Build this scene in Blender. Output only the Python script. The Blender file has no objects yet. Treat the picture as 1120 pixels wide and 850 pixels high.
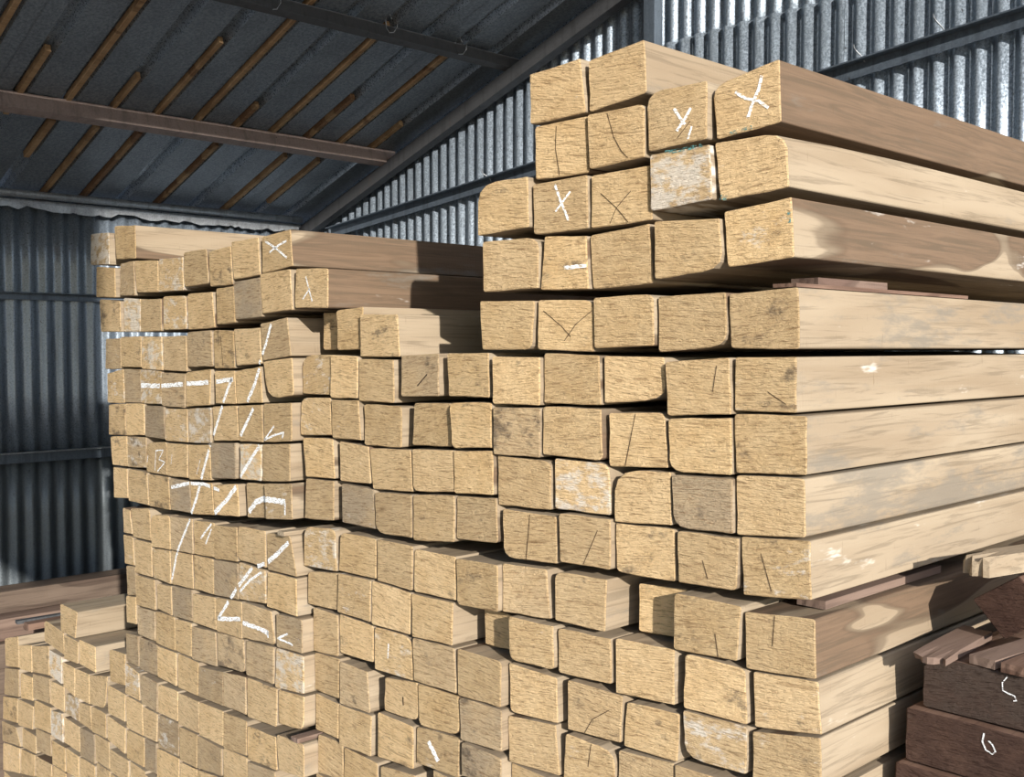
import bpy, bmesh, math, random
from mathutils import Vector, Matrix

# ------------------------------------------------------------------ camera, sky, sun
F_PX, CX, CY, HORIZON = 1150.0, 560.0, 425.0, 380.0
EYE = Vector((0, 0, 1.72))
YAW = math.atan(1235.0 / F_PX)                 # the timbers run along +Y, 47 deg right of the view axis
PITCH = math.atan((CY - HORIZON) / F_PX)
FH = Vector((-math.sin(YAW), math.cos(YAW), 0))
RT = Vector((math.cos(YAW), math.sin(YAW), 0))
FW = FH * math.cos(PITCH) - Vector((0, 0, 1)) * math.sin(PITCH)
UP = FH * math.sin(PITCH) + Vector((0, 0, 1)) * math.cos(PITCH)

scene = bpy.context.scene
COL = scene.collection
cam_data = bpy.data.cameras.new('camera')
cam_data.sensor_fit = 'HORIZONTAL'
cam_data.sensor_width = 36.0
cam_data.lens = F_PX / 1120.0 * 36.0
cam_data.clip_start = 0.05
cam = bpy.data.objects.new('camera', cam_data)
COL.objects.link(cam)
rot = Matrix((RT, UP, -FW)).transposed()
cam.matrix_world = Matrix.Translation(EYE) @ rot.to_4x4()
scene.camera = cam

SUN_DIR = Vector((-0.88, 0.35, -0.285)).normalized()     # direction the light travels
world = bpy.data.worlds.new('sky')
scene.world = world
world.use_nodes = True
wn = world.node_tree
wn.nodes.clear()
w_out = wn.nodes.new('ShaderNodeOutputWorld')
w_bg = wn.nodes.new('ShaderNodeBackground')
w_sky = wn.nodes.new('ShaderNodeTexSky')
w_sky.sky_type = 'NISHITA'
w_sky.sun_disc = False
w_sky.sun_elevation = math.radians(42)
w_sky.sun_rotation = math.atan2(-SUN_DIR.x, -SUN_DIR.y)
w_bg.inputs['Strength'].default_value = 0.215
wn.links.new(w_sky.outputs[0], w_bg.inputs[0])
wn.links.new(w_bg.outputs[0], w_out.inputs[0])

sun_data = bpy.data.lights.new('sun', 'SUN')
sun_data.energy = 6.9
sun_data.angle = math.radians(0.8)
sun_data.color = (1.0, 0.955, 0.89)
sun = bpy.data.objects.new('sun', sun_data)
sun.rotation_euler = SUN_DIR.to_track_quat('-Z', 'Y').to_euler()
sun.location = (6, -3, 6)
COL.objects.link(sun)

scene.view_settings.view_transform = 'Standard'
scene.view_settings.look = 'None'
scene.view_settings.gamma = 1.0
scene.view_settings.use_curve_mapping = False
scene.view_settings.exposure = 0.0

# ------------------------------------------------------------------ helpers
rnd = random.Random(7)

def ray(px, py):
    return FW + RT * ((px - CX) / F_PX) + UP * ((CY - py) / F_PX)

def hit(px, py, a, b=0.0):
    """point where the pixel's ray meets the vertical plane Y = a + b*X"""
    d = ray(px, py)
    t = a / (d.y - b * d.x)
    return EYE + d * t

def tag(o, label=None, cat=None, group=None, kind=None):
    if label: o['label'] = label
    if cat: o['category'] = cat
    if group: o['group'] = group
    if kind: o['kind'] = kind
    return o

def mesh_obj(name, verts, faces, mats, parent=None, loc=(0, 0, 0), midx=None, smooth=False):
    me = bpy.data.meshes.new(name)
    me.from_pydata([tuple(v) for v in verts], [], faces)
    for m in (mats if isinstance(mats, (list, tuple)) else [mats]):
        me.materials.append(m)
    if midx:
        me.polygons.foreach_set('material_index', midx)
    if smooth:
        me.polygons.foreach_set('use_smooth', [True] * len(me.polygons))
    me.update()
    o = bpy.data.objects.new(name, me)
    o.location = loc
    COL.objects.link(o)
    if parent:
        o.parent = parent
    return o

def empty(name, loc=(0, 0, 0)):
    o = bpy.data.objects.new(name, None)
    o.empty_display_size = 0.05
    o.location = loc
    COL.objects.link(o)
    return o

def fix_normals(o):
    bm = bmesh.new(); bm.from_mesh(o.data)
    bmesh.ops.recalc_face_normals(bm, faces=bm.faces)
    bm.to_mesh(o.data); bm.free()
    return o

def box_data(x0, x1, y0, y1, z0, z1):
    v = [(x0,y0,z0),(x1,y0,z0),(x1,y1,z0),(x0,y1,z0),(x0,y0,z1),(x1,y0,z1),(x1,y1,z1),(x0,y1,z1)]
    f = [(3,2,1,0),(4,5,6,7),(0,1,5,4),(1,2,6,5),(2,3,7,6),(3,0,4,7)]
    return v, f

def prism(name, profile, p0, p1, mat, parent=None, up=Vector((0,0,1))):
    """extrude a closed 2-D profile (side, up) from p0 to p1"""
    p0, p1 = Vector(p0), Vector(p1)
    ax = (p1 - p0).normalized()
    side = ax.cross(up).normalized()
    u = side.cross(ax).normalized()
    c = (p0 + p1) / 2
    n = len(profile)
    vs = [p0 - c + side * a + u * b for a, b in profile] + [p1 - c + side * a + u * b for a, b in profile]
    fs = [tuple(range(n)), tuple(range(2*n-1, n-1, -1))]
    fs += [(i, (i+1) % n, (i+1) % n + n, i + n) for i in range(n)]
    return fix_normals(mesh_obj(name, vs, fs, mat, parent, c))

def tube(name, pts, r, mat, parent=None, seg=6):
    pts = [Vector(p) for p in pts]
    c = sum(pts, Vector()) / len(pts)
    vs, fs = [], []
    for i, p in enumerate(pts):
        ax = (pts[min(i+1, len(pts)-1)] - pts[max(i-1, 0)]).normalized()
        ref = Vector((0,0,1)) if abs(ax.z) < 0.9 else Vector((1,0,0))
        a = ax.cross(ref).normalized(); b = a.cross(ax)
        for k in range(seg):
            t = 2 * math.pi * k / seg
            vs.append(p - c + a * (r * math.cos(t)) + b * (r * math.sin(t)))
    for i in range(len(pts)-1):
        for k in range(seg):
            k2 = (k+1) % seg
            fs.append((i*seg+k, i*seg+k2, (i+1)*seg+k2, (i+1)*seg+k))
    fs.append(tuple(range(seg-1, -1, -1)))
    fs.append(tuple(range((len(pts)-1)*seg, len(pts)*seg)))
    return fix_normals(mesh_obj(name, vs, fs, mat, parent, c, smooth=True))

# ------------------------------------------------------------------ materials
class Nodes:
    def __init__(self, name):
        self.m = bpy.data.materials.new(name)
        self.m.use_nodes = True
        self.t = self.m.node_tree
        self.t.nodes.clear()
        self.out = self.n('ShaderNodeOutputMaterial')
        self.b = self.n('ShaderNodeBsdfPrincipled')
        self.t.links.new(self.b.outputs[0], self.out.inputs[0])
    def n(self, kind, **kw):
        o = self.t.nodes.new(kind)
        for k, v in kw.items():
            setattr(o, k, v)
        return o
    def put(self, sock, v):
        if isinstance(v, bpy.types.NodeSocket):
            self.t.links.new(v, sock)
        elif isinstance(v, (tuple, list)) and len(v) == 3 and sock.type == 'RGBA':
            sock.default_value = (*v, 1)
        else:
            sock.default_value = v
    def coord(self):
        """object coordinates shifted by a random amount for each object"""
        tc = self.n('ShaderNodeTexCoord'); oi = self.n('ShaderNodeObjectInfo')
        sc = self.n('ShaderNodeVectorMath', operation='SCALE')
        sc.inputs[0].default_value = (37.0, 53.0, 71.0)
        self.put(sc.inputs['Scale'], oi.outputs['Random'])
        ad = self.n('ShaderNodeVectorMath', operation='ADD')
        self.put(ad.inputs[0], tc.outputs['Object']); self.put(ad.inputs[1], sc.outputs[0])
        self.rand = oi.outputs['Random']
        return ad.outputs[0]
    def attr(self, name):
        return self.n('ShaderNodeAttribute', attribute_type='OBJECT', attribute_name=name).outputs['Fac']
    def scale(self, vec, s):
        o = self.n('ShaderNodeVectorMath', operation='MULTIPLY')
        self.put(o.inputs[0], vec); o.inputs[1].default_value = s
        return o.outputs[0]
    def roty(self, vec, ang):
        o = self.n('ShaderNodeVectorRotate', rotation_type='Y_AXIS')
        self.put(o.inputs['Vector'], vec); self.put(o.inputs['Angle'], ang)
        return o.outputs[0]
    def noise(self, vec, scale=1.0, detail=3.0, rough=0.55, dist=0.0):
        o = self.n('ShaderNodeTexNoise')
        self.put(o.inputs['Vector'], vec)
        o.inputs['Scale'].default_value = scale; o.inputs['Detail'].default_value = detail
        o.inputs['Roughness'].default_value = rough; o.inputs['Distortion'].default_value = dist
        return o.outputs['Fac']
    def math(self, op, a, b=0.0, clamp=False):
        o = self.n('ShaderNodeMath', operation=op, use_clamp=clamp)
        self.put(o.inputs[0], a); self.put(o.inputs[1], b)
        return o.outputs[0]
    def step(self, v, lo, hi, a=0.0, b=1.0):
        o = self.n('ShaderNodeMapRange', interpolation_type='SMOOTHSTEP')
        self.put(o.inputs['Value'], v)
        self.put(o.inputs['From Min'], lo); self.put(o.inputs['From Max'], hi)
        o.inputs['To Min'].default_value = a; o.inputs['To Max'].default_value = b
        return o.outputs[0]
    def mix(self, f, a, b, mode='MIX'):
        o = self.n('ShaderNodeMix', data_type='RGBA', blend_type=mode)
        self.put(o.inputs['Factor'], f); self.put(o.inputs['A'], a); self.put(o.inputs['B'], b)
        return o.outputs['Result']
    def bump(self, h, strength, dist):
        o = self.n('ShaderNodeBump')
        o.inputs['Strength'].default_value = strength; o.inputs['Distance'].default_value = dist
        self.put(o.inputs['Height'], h)
        self.put(self.b.inputs['Normal'], o.outputs[0])
    def done(self, col, rough=0.8, metal=0.0, spec=0.3):
        self.put(self.b.inputs['Base Color'], col); self.put(self.b.inputs['Roughness'], rough)
        self.put(self.b.inputs['Metallic'], metal)
        self.b.inputs['Specular IOR Level'].default_value = spec
        return self.m

def mat_end(name, light, dark, greyc=(0.36, 0.29, 0.21)):
    """rough-sawn end of a timber: torn fibres in saw lines, stains, chalk wash"""
    k = Nodes(name)
    v = k.coord()
    saw = k.attr('saw')
    vr = k.roty(v, saw)
    warp = k.noise(v, 22.0, 2)
    lines = k.noise(k.scale(vr, (38, 38, 330)), 1.0, 6, 0.68, 0.45)
    coarse = k.noise(k.scale(vr, (11, 11, 120)), 1.0, 4, 0.6, 0.6)
    fuzz = k.noise(v, 330.0, 4, 0.7)
    clump = k.noise(k.scale(vr, (70, 70, 130)), 1.0, 5, 0.7)
    blot = k.noise(v, 17.0, 4, 0.6)
    col = k.mix(k.step(blot, 0.32, 0.68), light, dark)
    col = k.mix(k.math('MULTIPLY', k.rand, 0.35), col, tuple(c * q for c, q in zip(light, (0.95, 0.98, 1.08))))
    col = k.mix(k.math('MULTIPLY', k.attr('grey'), k.step(k.noise(v, 11.0, 3), 0.25, 0.6, 0.55, 1.0)), col, greyc)
    # stains and mould in patches
    sn = k.noise(k.scale(vr, (14, 14, 22)), 1.0, 5, 0.7)
    thr = k.math('SUBTRACT', 0.66, k.math('MULTIPLY', k.attr('stain'), 0.30))
    sm = k.step(sn, thr, k.math('ADD', thr, 0.16))
    col = k.mix(k.math('MULTIPLY', sm, 0.78), col, (0.10, 0.08, 0.063))
    # torn saw lines
    tear = k.math('MULTIPLY', k.step(lines, 0.50, 0.37), k.step(clump, 0.30, 0.56))
    col = k.mix(k.math('MULTIPLY', tear, 0.62), col, tuple(c * q for c, q in zip(dark, (0.26, 0.2, 0.16))))
    col = k.mix(k.math('MULTIPLY', k.step(coarse, 0.43, 0.29), 0.50), col, tuple(c * q for c, q in zip(dark, (0.32, 0.26, 0.22))))
    col = k.mix(k.math('MULTIPLY', k.step(fuzz, 0.55, 0.75), 0.30), col, tuple(c * 1.25 for c in light))
    val = k.n('ShaderNodeHueSaturation'); k.put(val.inputs['Value'], k.attr('tone')); k.put(val.inputs['Color'], col); col = val.outputs[0]
    # chalky wash
    wn_ = k.noise(k.scale(vr, (20, 20, 34)), 1.0, 5, 0.72)
    wth = k.math('SUBTRACT', 0.72, k.math('MULTIPLY', k.attr('wash'), 0.42))
    wm = k.math('MULTIPLY', k.step(wn_, wth, k.math('ADD', wth, 0.14)), k.step(lines, 0.30, 0.48, 0.25, 1.0))
    col = k.mix(k.math('MULTIPLY', wm, 0.66), col, (0.80, 0.76, 0.69))
    h = k.math('ADD', k.math('MULTIPLY', lines, 0.9), k.math('MULTIPLY', coarse, 0.8))
    h = k.math('ADD', h, k.math('MULTIPLY', fuzz, 0.28))
    h = k.math('ADD', h, k.math('MULTIPLY', clump, 1.1))
    k.bump(h, 1.0, 0.0085)
    return k.done(col, 0.9, 0.0, 0.15)

def mat_side(name, pale, mid, heart, specks=0.5):
    """long sawn face of a timber: grain along Y, heartwood tongues, saw ticks"""
    k = Nodes(name)
    v = k.coord()
    grain = k.noise(k.scale(v, (80, 3.0, 80)), 1.0, 7, 0.66, 0.9)
    broad = k.noise(k.scale(v, (9, 1.3, 11)), 1.0, 3, 0.5, 0.8)
    heartn = k.noise(k.scale(v, (5, 1.5, 8)), 1.0, 2, 0.45, 0.5)
    thr = k.math('SUBTRACT', 0.80, k.math('MULTIPLY', k.attr('heart'), 0.55))
    hm = k.step(heartn, thr, k.math('ADD', thr, 0.035))
    col = k.mix(k.step(broad, 0.3, 0.7), pale, mid)
    hc = k.mix(k.step(grain, 0.3, 0.7), heart, tuple(c * 1.55 for c in heart))
    col = k.mix(k.math('MULTIPLY', hm, 0.92), col, hc)
    edge = k.math('MULTIPLY', k.step(heartn, k.math('SUBTRACT', thr, 0.012), thr), k.step(heartn, k.math('ADD', thr, 0.05), k.math('ADD', thr, 0.015)))
    col = k.mix(k.math('MULTIPLY', edge, 0.5), col, tuple(c * 0.7 for c in heart))
    col = k.mix(k.math('MULTIPLY', k.step(grain, 0.52, 0.36), 0.42), col, tuple(c * 0.42 for c in mid))
    gm = k.noise(k.scale(v, (12, 3.5, 16)), 1.0, 5, 0.7)
    gth = k.math('SUBTRACT', 0.70, k.math('MULTIPLY', k.attr('sidegrey'), 0.26))
    col = k.mix(k.math('MULTIPLY', k.step(gm, gth, k.math('ADD', gth, 0.16)), 0.6), col, (0.17, 0.155, 0.13))
    tick = k.noise(k.scale(v, (10, 150, 14)), 1.0, 3, 0.6)
    tm = k.math('MULTIPLY', k.step(tick, 0.62, 0.74), k.step(k.noise(v, 14.0, 3), 0.52, 0.66))
    col = k.mix(k.math('MULTIPLY', tm, specks), col, (0.13, 0.085, 0.05))
    wn_ = k.noise(k.scale(v, (18, 4, 18)), 1.0, 4, 0.7)
    wth = k.math('SUBTRACT', 0.72, k.math('MULTIPLY', k.attr('wash'), 0.30))
    col = k.mix(k.math('MULTIPLY', k.step(wn_, wth, k.math('ADD', wth, 0.13)), 0.6), col, (0.82, 0.79, 0.72))
    h = k.math('ADD', k.math('MULTIPLY', grain, 0.5), k.math('MULTIPLY', tick, 0.4))
    h = k.math('ADD', h, k.math('MULTIPLY', k.noise(v, 220.0, 3), 0.35))
    k.bump(h, 0.5, 0.0025)
    return k.done(col, 0.78, 0.0, 0.2)

M_END = mat_end('sawn_end_wood', (0.79, 0.565, 0.305), (0.69, 0.47, 0.235))
M_SIDE = mat_side('sawn_side_wood', (0.35, 0.28, 0.195), (0.27, 0.205, 0.135), (0.105, 0.068, 0.043))
M_DEND = mat_end('brown_end_wood', (0.125, 0.068, 0.048), (0.085, 0.045, 0.033), (0.10, 0.075, 0.06))
M_DSIDE = mat_side('brown_side_wood', (0.20, 0.125, 0.09), (0.13, 0.075, 0.052), (0.09, 0.048, 0.032))
M_RSIDE = mat_side('reddish_board_wood', (0.215, 0.15, 0.115), (0.15, 0.10, 0.077), (0.095, 0.06, 0.046))
M_RAW = mat_side('weathered_brown_wood', (0.15, 0.11, 0.082), (0.105, 0.075, 0.056), (0.07, 0.048, 0.036))
M_BATTEN = mat_side('batten_wood', (0.42, 0.275, 0.15), (0.29, 0.175, 0.09), (0.17, 0.095, 0.05))

def mat_chalk(name, colr, lo=0.36, hi=0.50, sc=(90, 90, 420)):
    k = Nodes(name)
    v = k.coord()
    n = k.noise(k.scale(v, sc), 1.0, 4, 0.7)
    a = k.step(n, lo, hi)
    k.put(k.b.inputs['Alpha'], a)
    return k.done(colr, 0.95, 0.0, 0.1)
M_CHALK = mat_chalk('white_chalk', (0.93, 0.93, 0.91), 0.38, 0.50)
M_TEAL = mat_chalk('teal_paint', (0.10, 0.25, 0.24), 0.46, 0.62, (120, 120, 160))

k = Nodes('dark_crack'); M_CRACK = k.done((0.05, 0.028, 0.014), 0.95)

def mat_metal(name, base, dark, rust, metal=0.45, rough=0.42):
    k = Nodes(name)
    v = k.coord()
    sp = k.noise(v, 120.0, 4, 0.7)
    run = k.noise(k.scale(v, (26, 26, 2.4)), 1.0, 4, 0.65)
    big = k.noise(v, 3.0, 4, 0.6)
    col = k.mix(k.step(sp, 0.35, 0.65), dark, base)
    col = k.mix(k.math('MULTIPLY', k.step(run, 0.48, 0.66), 0.55), col, tuple(c * 0.45 for c in base))
    dots = k.noise(k.scale(v, (60, 60, 34)), 1.0, 3, 0.6)
    col = k.mix(k.math('MULTIPLY', k.step(dots, 0.69, 0.74), 0.85), col, (0.05, 0.042, 0.035))
    rm = k.math('MULTIPLY', k.step(big, 0.60, 0.74), k.step(k.noise(k.scale(v, (30, 30, 12)), 1.0, 4, 0.7), 0.52, 0.68))
    col = k.mix(k.math('MULTIPLY', rm, rust), col, (0.23, 0.125, 0.06))
    k.bump(k.math('ADD', k.math('MULTIPLY', sp, 0.25), k.noise(v, 22.0, 3)), 0.35, 0.004)
    return k.done(col, k.step(sp, 0.3, 0.7, rough - 0.08, rough + 0.16), metal, 0.5)
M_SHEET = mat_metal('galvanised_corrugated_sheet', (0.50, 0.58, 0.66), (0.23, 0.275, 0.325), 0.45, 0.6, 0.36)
M_SHEETD = mat_metal('shaded_corrugated_sheet', (0.25, 0.295, 0.345), (0.15, 0.18, 0.215), 0.6, 0.5, 0.34)  # same sheet metal with the side wall's shade darkened into the colour
M_SHEETL = mat_metal('dark_corrugated_sheet', (0.145, 0.165, 0.175), (0.10, 0.115, 0.125), 0.6, 0.35, 0.45)  # darker tone for the lower sheets of the side wall
M_STEEL = mat_metal('painted_girt_steel', (0.135, 0.165, 0.20), (0.10, 0.125, 0.155), 0.25, 0.35, 0.45)
M_STEELG = mat_metal('grey_rafter_steel', (0.085, 0.085, 0.088), (0.06, 0.062, 0.066), 0.25, 0.2, 0.55)
M_PIPE = mat_metal('galvanised_pipe', (0.48, 0.50, 0.52), (0.34, 0.36, 0.38), 0.3, 0.6, 0.35)
M_PURLIN = mat_metal('primer_brown_purlin', (0.31, 0.235, 0.205), (0.25, 0.185, 0.16), 0.3, 0.0, 0.6)

k = Nodes('roof_foil')
v = k.coord()
cr = k.noise(v, 75.0, 5, 0.75); bg = k.noise(v, 4.0, 3)
c_ = k.mix(k.step(cr, 0.35, 0.65), (0.15, 0.175, 0.20), (0.29, 0.325, 0.365))
c_ = k.mix(k.math('MULTIPLY', k.step(bg, 0.45, 0.7), 0.4), c_, (0.11, 0.12, 0.135))
k.bump(cr, 0.8, 0.006)
M_ROOF = k.done(c_, 0.42, 0.45, 0.5)

M_RIB = mat_metal('bare_roof_rib', (0.40, 0.44, 0.48), (0.36, 0.40, 0.44), 0.2, 0.7, 0.28)

k = Nodes('dusty_floor')
v = k.coord()
n1 = k.noise(v, 1.3, 6, 0.65); n2 = k.noise(v, 40.0, 5, 0.7)
c_ = k.mix(k.step(n1, 0.35, 0.65), (0.36, 0.33, 0.29), (0.26, 0.235, 0.205))
c_ = k.mix(k.math('MULTIPLY', k.step(n2, 0.5, 0.7), 0.4), c_, (0.44, 0.38, 0.29))
k.bump(n2, 0.4, 0.004)
M_FLOOR = k.done(c_, 0.95, 0.0, 0.2)

# ------------------------------------------------------------------ the shed
WX, WY = -5.93, 3.75                # left wall plane, back wall plane
Z_EAVE, SLOPE = 2.505, 0.318
FLOOR = -0.33
X_END = 0.50                       # high open edge of the lean-to roof
X_WALL = 1.0                        # end of the back wall, open yard beyond
Y_FRONT = -0.5
def roof_z(x): return Z_EAVE + SLOPE * (x - WX)

v_, f_ = box_data(-11, 16, -15, 7, FLOOR - 0.12, FLOOR)
tag(mesh_obj('floor', v_, f_, M_FLOOR), 'dusty grey floor under the timber stacks', 'floor', kind='structure')

def corrugated(name, a0, a1, zlo, zhi, axis, plane, mat, parent, pitch=0.076, amp=0.0125, wob=0.0, phase=0.0, th=0.0012):
    """one corrugated sheet; axis 'x' runs along X at Y=plane, axis 'y' along Y at X=plane; zlo / zhi may be functions"""
    n = max(2, int(round((a1 - a0) / pitch * 10)))
    vs, fs, nz = [], [], 4
    r = random.Random(int((a0 + 50) * 1000))
    jlo, jhi = r.uniform(-0.006, 0.006), r.uniform(-0.008, 0.008)
    for side in (0, 1):
        for i in range(n + 1):
            a = a0 + (a1 - a0) * i / n
            w = amp * math.sin(2 * math.pi * a / pitch + phase)
            lo = (zlo(a) if callable(zlo) else zlo) + jlo
            hi = (zhi(a) if callable(zhi) else zhi) + jhi
            for j in range(nz + 1):
                z = lo + (hi - lo) * j / nz
                q = plane + w + side * th + wob * math.sin(3.1 * a + 2.3 * z + 9 * jlo)
                vs.append((a, q, z) if axis == 'x' else (q, a, z))
    m = (n + 1) * (nz + 1)
    def id_(s, i, j): return s * m + i * (nz + 1) + j
    for s in (0, 1):
        for i in range(n):
            for j in range(nz):
                q = (id_(s,i,j), id_(s,i+1,j), id_(s,i+1,j+1), id_(s,i,j+1))
                fs.append(q if s == 0 else q[::-1])
    for i in range(n):
        fs.append((id_(0,i,0), id_(1,i,0), id_(1,i+1,0), id_(0,i+1,0)))
        fs.append((id_(0,i,nz), id_(0,i+1,nz), id_(1,i+1,nz), id_(1,i,nz)))
    c = Vector(((a0+a1)/2, plane, 1.5)) if axis == 'x' else Vector((plane, (a0+a1)/2, 1.5))
    return mesh_obj(name, [Vector(p) - c for p in vs], fs, mat, parent, c, smooth=True)

wall_back = tag(empty('wall_back', (-2.6, WY, 0)), 'galvanised corrugated metal end wall behind the stacks', 'wall', kind='structure')
SHW = 0.76
x = WX
i = 0
while x < X_WALL:
    x1 = x + SHW + 0.03
    off = 0.004 * (i % 2)
    o = corrugated('metal_sheet', x, x1, FLOOR + 0.02, 3.08, 'x', WY - 0.008 - off, M_SHEET, None, wob=0.003) if roof_z(x) > 3.12 else \
        corrugated('metal_sheet', x, x1, FLOOR + 0.02, lambda a: min(3.08, roof_z(a) + 0.03), 'x', WY - 0.008 - off, M_SHEET, None, wob=0.003)
    o.parent = wall_back; o.matrix_parent_inverse = wall_back.matrix_world.inverted(); o.location -= Vector((-2.6, WY, 0)); o.matrix_parent_inverse = Matrix()
    if roof_z(x1) > 3.02:
        o = corrugated('metal_sheet', x, x1, 2.98, lambda a: max(2.99, roof_z(a) + 0.06), 'x', WY + 0.008 + off, M_SHEET, None, wob=0.003, phase=0.35)
        o.location -= Vector((-2.6, WY, 0)); o.parent = wall_back
    x += SHW; i += 1

wall_left = tag(empty('wall_left', (WX, 1.5, 0)), 'dark corrugated metal side wall in shade beyond the low pile', 'wall', kind='structure')
y, i = Y_FRONT - 0.02, 0
while y < WY - 0.1:
    y1 = min(y + SHW + 0.03, WY - 0.03)
    off = 0.004 * (i % 2)
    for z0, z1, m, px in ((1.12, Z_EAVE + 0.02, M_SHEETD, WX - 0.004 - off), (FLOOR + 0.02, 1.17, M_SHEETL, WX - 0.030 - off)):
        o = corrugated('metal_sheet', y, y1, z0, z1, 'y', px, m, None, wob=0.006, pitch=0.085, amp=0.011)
        o.location -= Vector((WX, 1.5, 0)); o.parent = wall_left
    y += SHW; i += 1

sun_screen_front = tag(empty('sun_screen_front', (-4.0, Y_FRONT, 0)), 'added corrugated metal sun screen above the shed opening', 'wall', kind='structure')  # added out of view to keep the sun off the side wall
x = WX
while x < X_END - 0.1:
    o = corrugated('metal_sheet', x, min(x + SHW + 0.02, X_END), 2.42, lambda a: roof_z(a) + 0.05, 'x', Y_FRONT, M_SHEETD, None)
    o.location -= Vector((-4.0, Y_FRONT, 0)); o.parent = sun_screen_front
    x += SHW
sun_screen_right = tag(empty('sun_screen_right', (X_END, -0.2, 0)), 'added corrugated metal screen blocking sun high above the open side', 'wall', kind='structure')  # unseen panel put in to block low sun headed for the side wall
o = corrugated('metal_sheet', Y_FRONT, -0.20, 2.45, roof_z(X_END) + 0.03, 'y', X_END, M_SHEETD, None)
o.location -= Vector((X_END, -0.2, 0)); o.parent = sun_screen_right

# roof: ribbed sheets whose ribs run up the slope, one rib every 0.2135 m
RIB0, RIBP = 1.632, 0.2135
SL = Vector((1, 0, SLOPE)).normalized()
NR = Vector((-SLOPE, 0, 1)).normalized()
ceiling = tag(empty('ceiling', (-2.7, 1.6, roof_z(-2.7))), 'dark ribbed metal roof with timber battens and steel purlins', 'roof', kind='structure')
CLOC = ceiling.location.copy()
def adopt(o, p=None):
    o.location -= CLOC; o.parent = ceiling
    return o
def roof_pt(x, y, up=0.0):
    return Vector((x, y, roof_z(x))) + NR * up
k0 = math.floor((Y_FRONT - 0.25 - RIB0) / RIBP)
k1 = math.ceil((WY + 0.1 - RIB0) / RIBP)
UPS = 0.062
kk = k0
while kk < k1:                                         # one sheet = four ribs
    prof = []
    for q in range(kk, min(kk + 4, k1)):
        yc = RIB0 + q * RIBP
        prof += [(yc - RIBP/2, 0), (yc - 0.034, 0), (yc - 0.020, 0.036), (yc + 0.020, 0.036), (yc + 0.034, 0)]
    prof.append((RIB0 + min(kk + 4, k1) * RIBP - RIBP/2 + 0.006, 0))
    xs = [WX - 0.25 + (X_END - WX + 0.25) * j / 6 for j in range(7)]
    vs, fs = [], []
    npf = len(prof)
    lift = 0.0015 * ((kk // 4) % 2)
    for s in (0, 1):
        for xx in xs:
            for (yy, h) in prof:
                vs.append(roof_pt(xx, yy, UPS + h + lift + s * 0.0015))
    mm = npf * len(xs)
    for s in (0, 1):
        for j in range(len(xs) - 1):
            for p in range(npf - 1):
                a = s*mm + j*npf + p
                q4 = (a, a+1, a+1+npf, a+npf)
                fs.append(q4 if s else q4[::-1])
    c = roof_pt(-2.7, RIB0 + (kk + 2) * RIBP, UPS)
    mi = [1 if p % 5 in (1, 2, 3) else 0 for s in (0, 1) for j in range(len(xs) - 1) for p in range(npf - 1)]
    adopt(mesh_obj('roof_sheet', [Vector(p) - c for p in vs], fs, [M_ROOF, M_RIB], None, c, mi))
    kk += 4

def roof_hit(px, py, up=UPS):
    d = ray(px, py)
    p0 = roof_pt(WX, 0, up)
    t = (p0 - EYE).dot(NR) / d.dot(NR)
    return EYE + d * t
BATTENS = [  # pixel ends measured along each batten, on the underside of the roof
    (60,-36,-8,66),(64,53,14,122),(185,-22,81,110),(163,83,118,131),(251,44,160,142),(365,-18,205,148),(287,114,250,150),
    (430,26,288,154),(390,105,325,160),(500,50,362,166),(441,134,400,168),
    (69,130,34,169),(117,137,38,217),(163,144,80,222),(243,157,165,229),(314,169,236,238),(352,174,300,220)]
for (xa, ya, xb, yb) in BATTENS:
    A, B = roof_hit(xa, ya), roof_hit(xb, yb)
    ym = (A.y + B.y) / 2
    yr = RIB0 + round((ym - RIB0) / RIBP) * RIBP
    w = 0.0115 + rnd.uniform(-.002, .002)
    p0, p1 = roof_pt(B.x, yr, UPS), roof_pt(A.x, yr, UPS)
    o = prism('batten', [(-w, -0.009), (w, -0.009), (w, 0.022), (-w, 0.022)], p0, p1, M_BATTEN, up=NR)
    o['heart'] = rnd.uniform(0.1, 0.7)
    adopt(o)

def c_channel(h, w, t):
    return [(-w, -h), (w, -h), (w, -h + t), (-w + t, -h + t), (-w + t, h - t), (w, h - t), (w, h), (-w, h)]
def purlin(px, py, mat, h, w, name='purlin'):
    P = roof_hit(px, py, 0.02)
    return adopt(prism(name, [(-w, -h), (w, -h), (w, h), (-w, h)], roof_pt(P.x, Y_FRONT - 0.1, 0.018), roof_pt(P.x, WY - 0.035, 0.018), mat, up=NR))
pur_brown = purlin(420, 172, M_PURLIN, 0.040, 0.028)
pur_grey = purlin(552, 68, M_STEELG, 0.030, 0.022)
# purlin further up the slope and the high edge beam
for xx in (-2.6, -1.6, -0.5):
    adopt(prism('purlin', [(-.022, -.03), (.022, -.03), (.022, .03), (-.022, .03)], roof_pt(xx, Y_FRONT - 0.1, 0.018), roof_pt(xx, WY - 0.035, 0.018), M_STEELG, up=NR))
adopt(prism('purlin', [(-.02, -.03), (.02, -.03), (.02, .03), (-.02, .03)], roof_pt(X_END - 0.05, Y_FRONT - 0.1, 0.02), roof_pt(X_END - 0.05, WY - 0.035, 0.02), M_STEELG, up=NR))
# rafters: the end-wall one shows in the photo
for yy in (WY - 0.085, Y_FRONT + 0.08):
    adopt(prism('rafter', [(-.028, -.075), (.028, -.075), (.028, .0), (-.028, .0)], roof_pt(WX + 0.02, yy, -0.014), roof_pt(X_END - 0.05, yy, -0.014), M_STEELG, up=NR))

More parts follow.
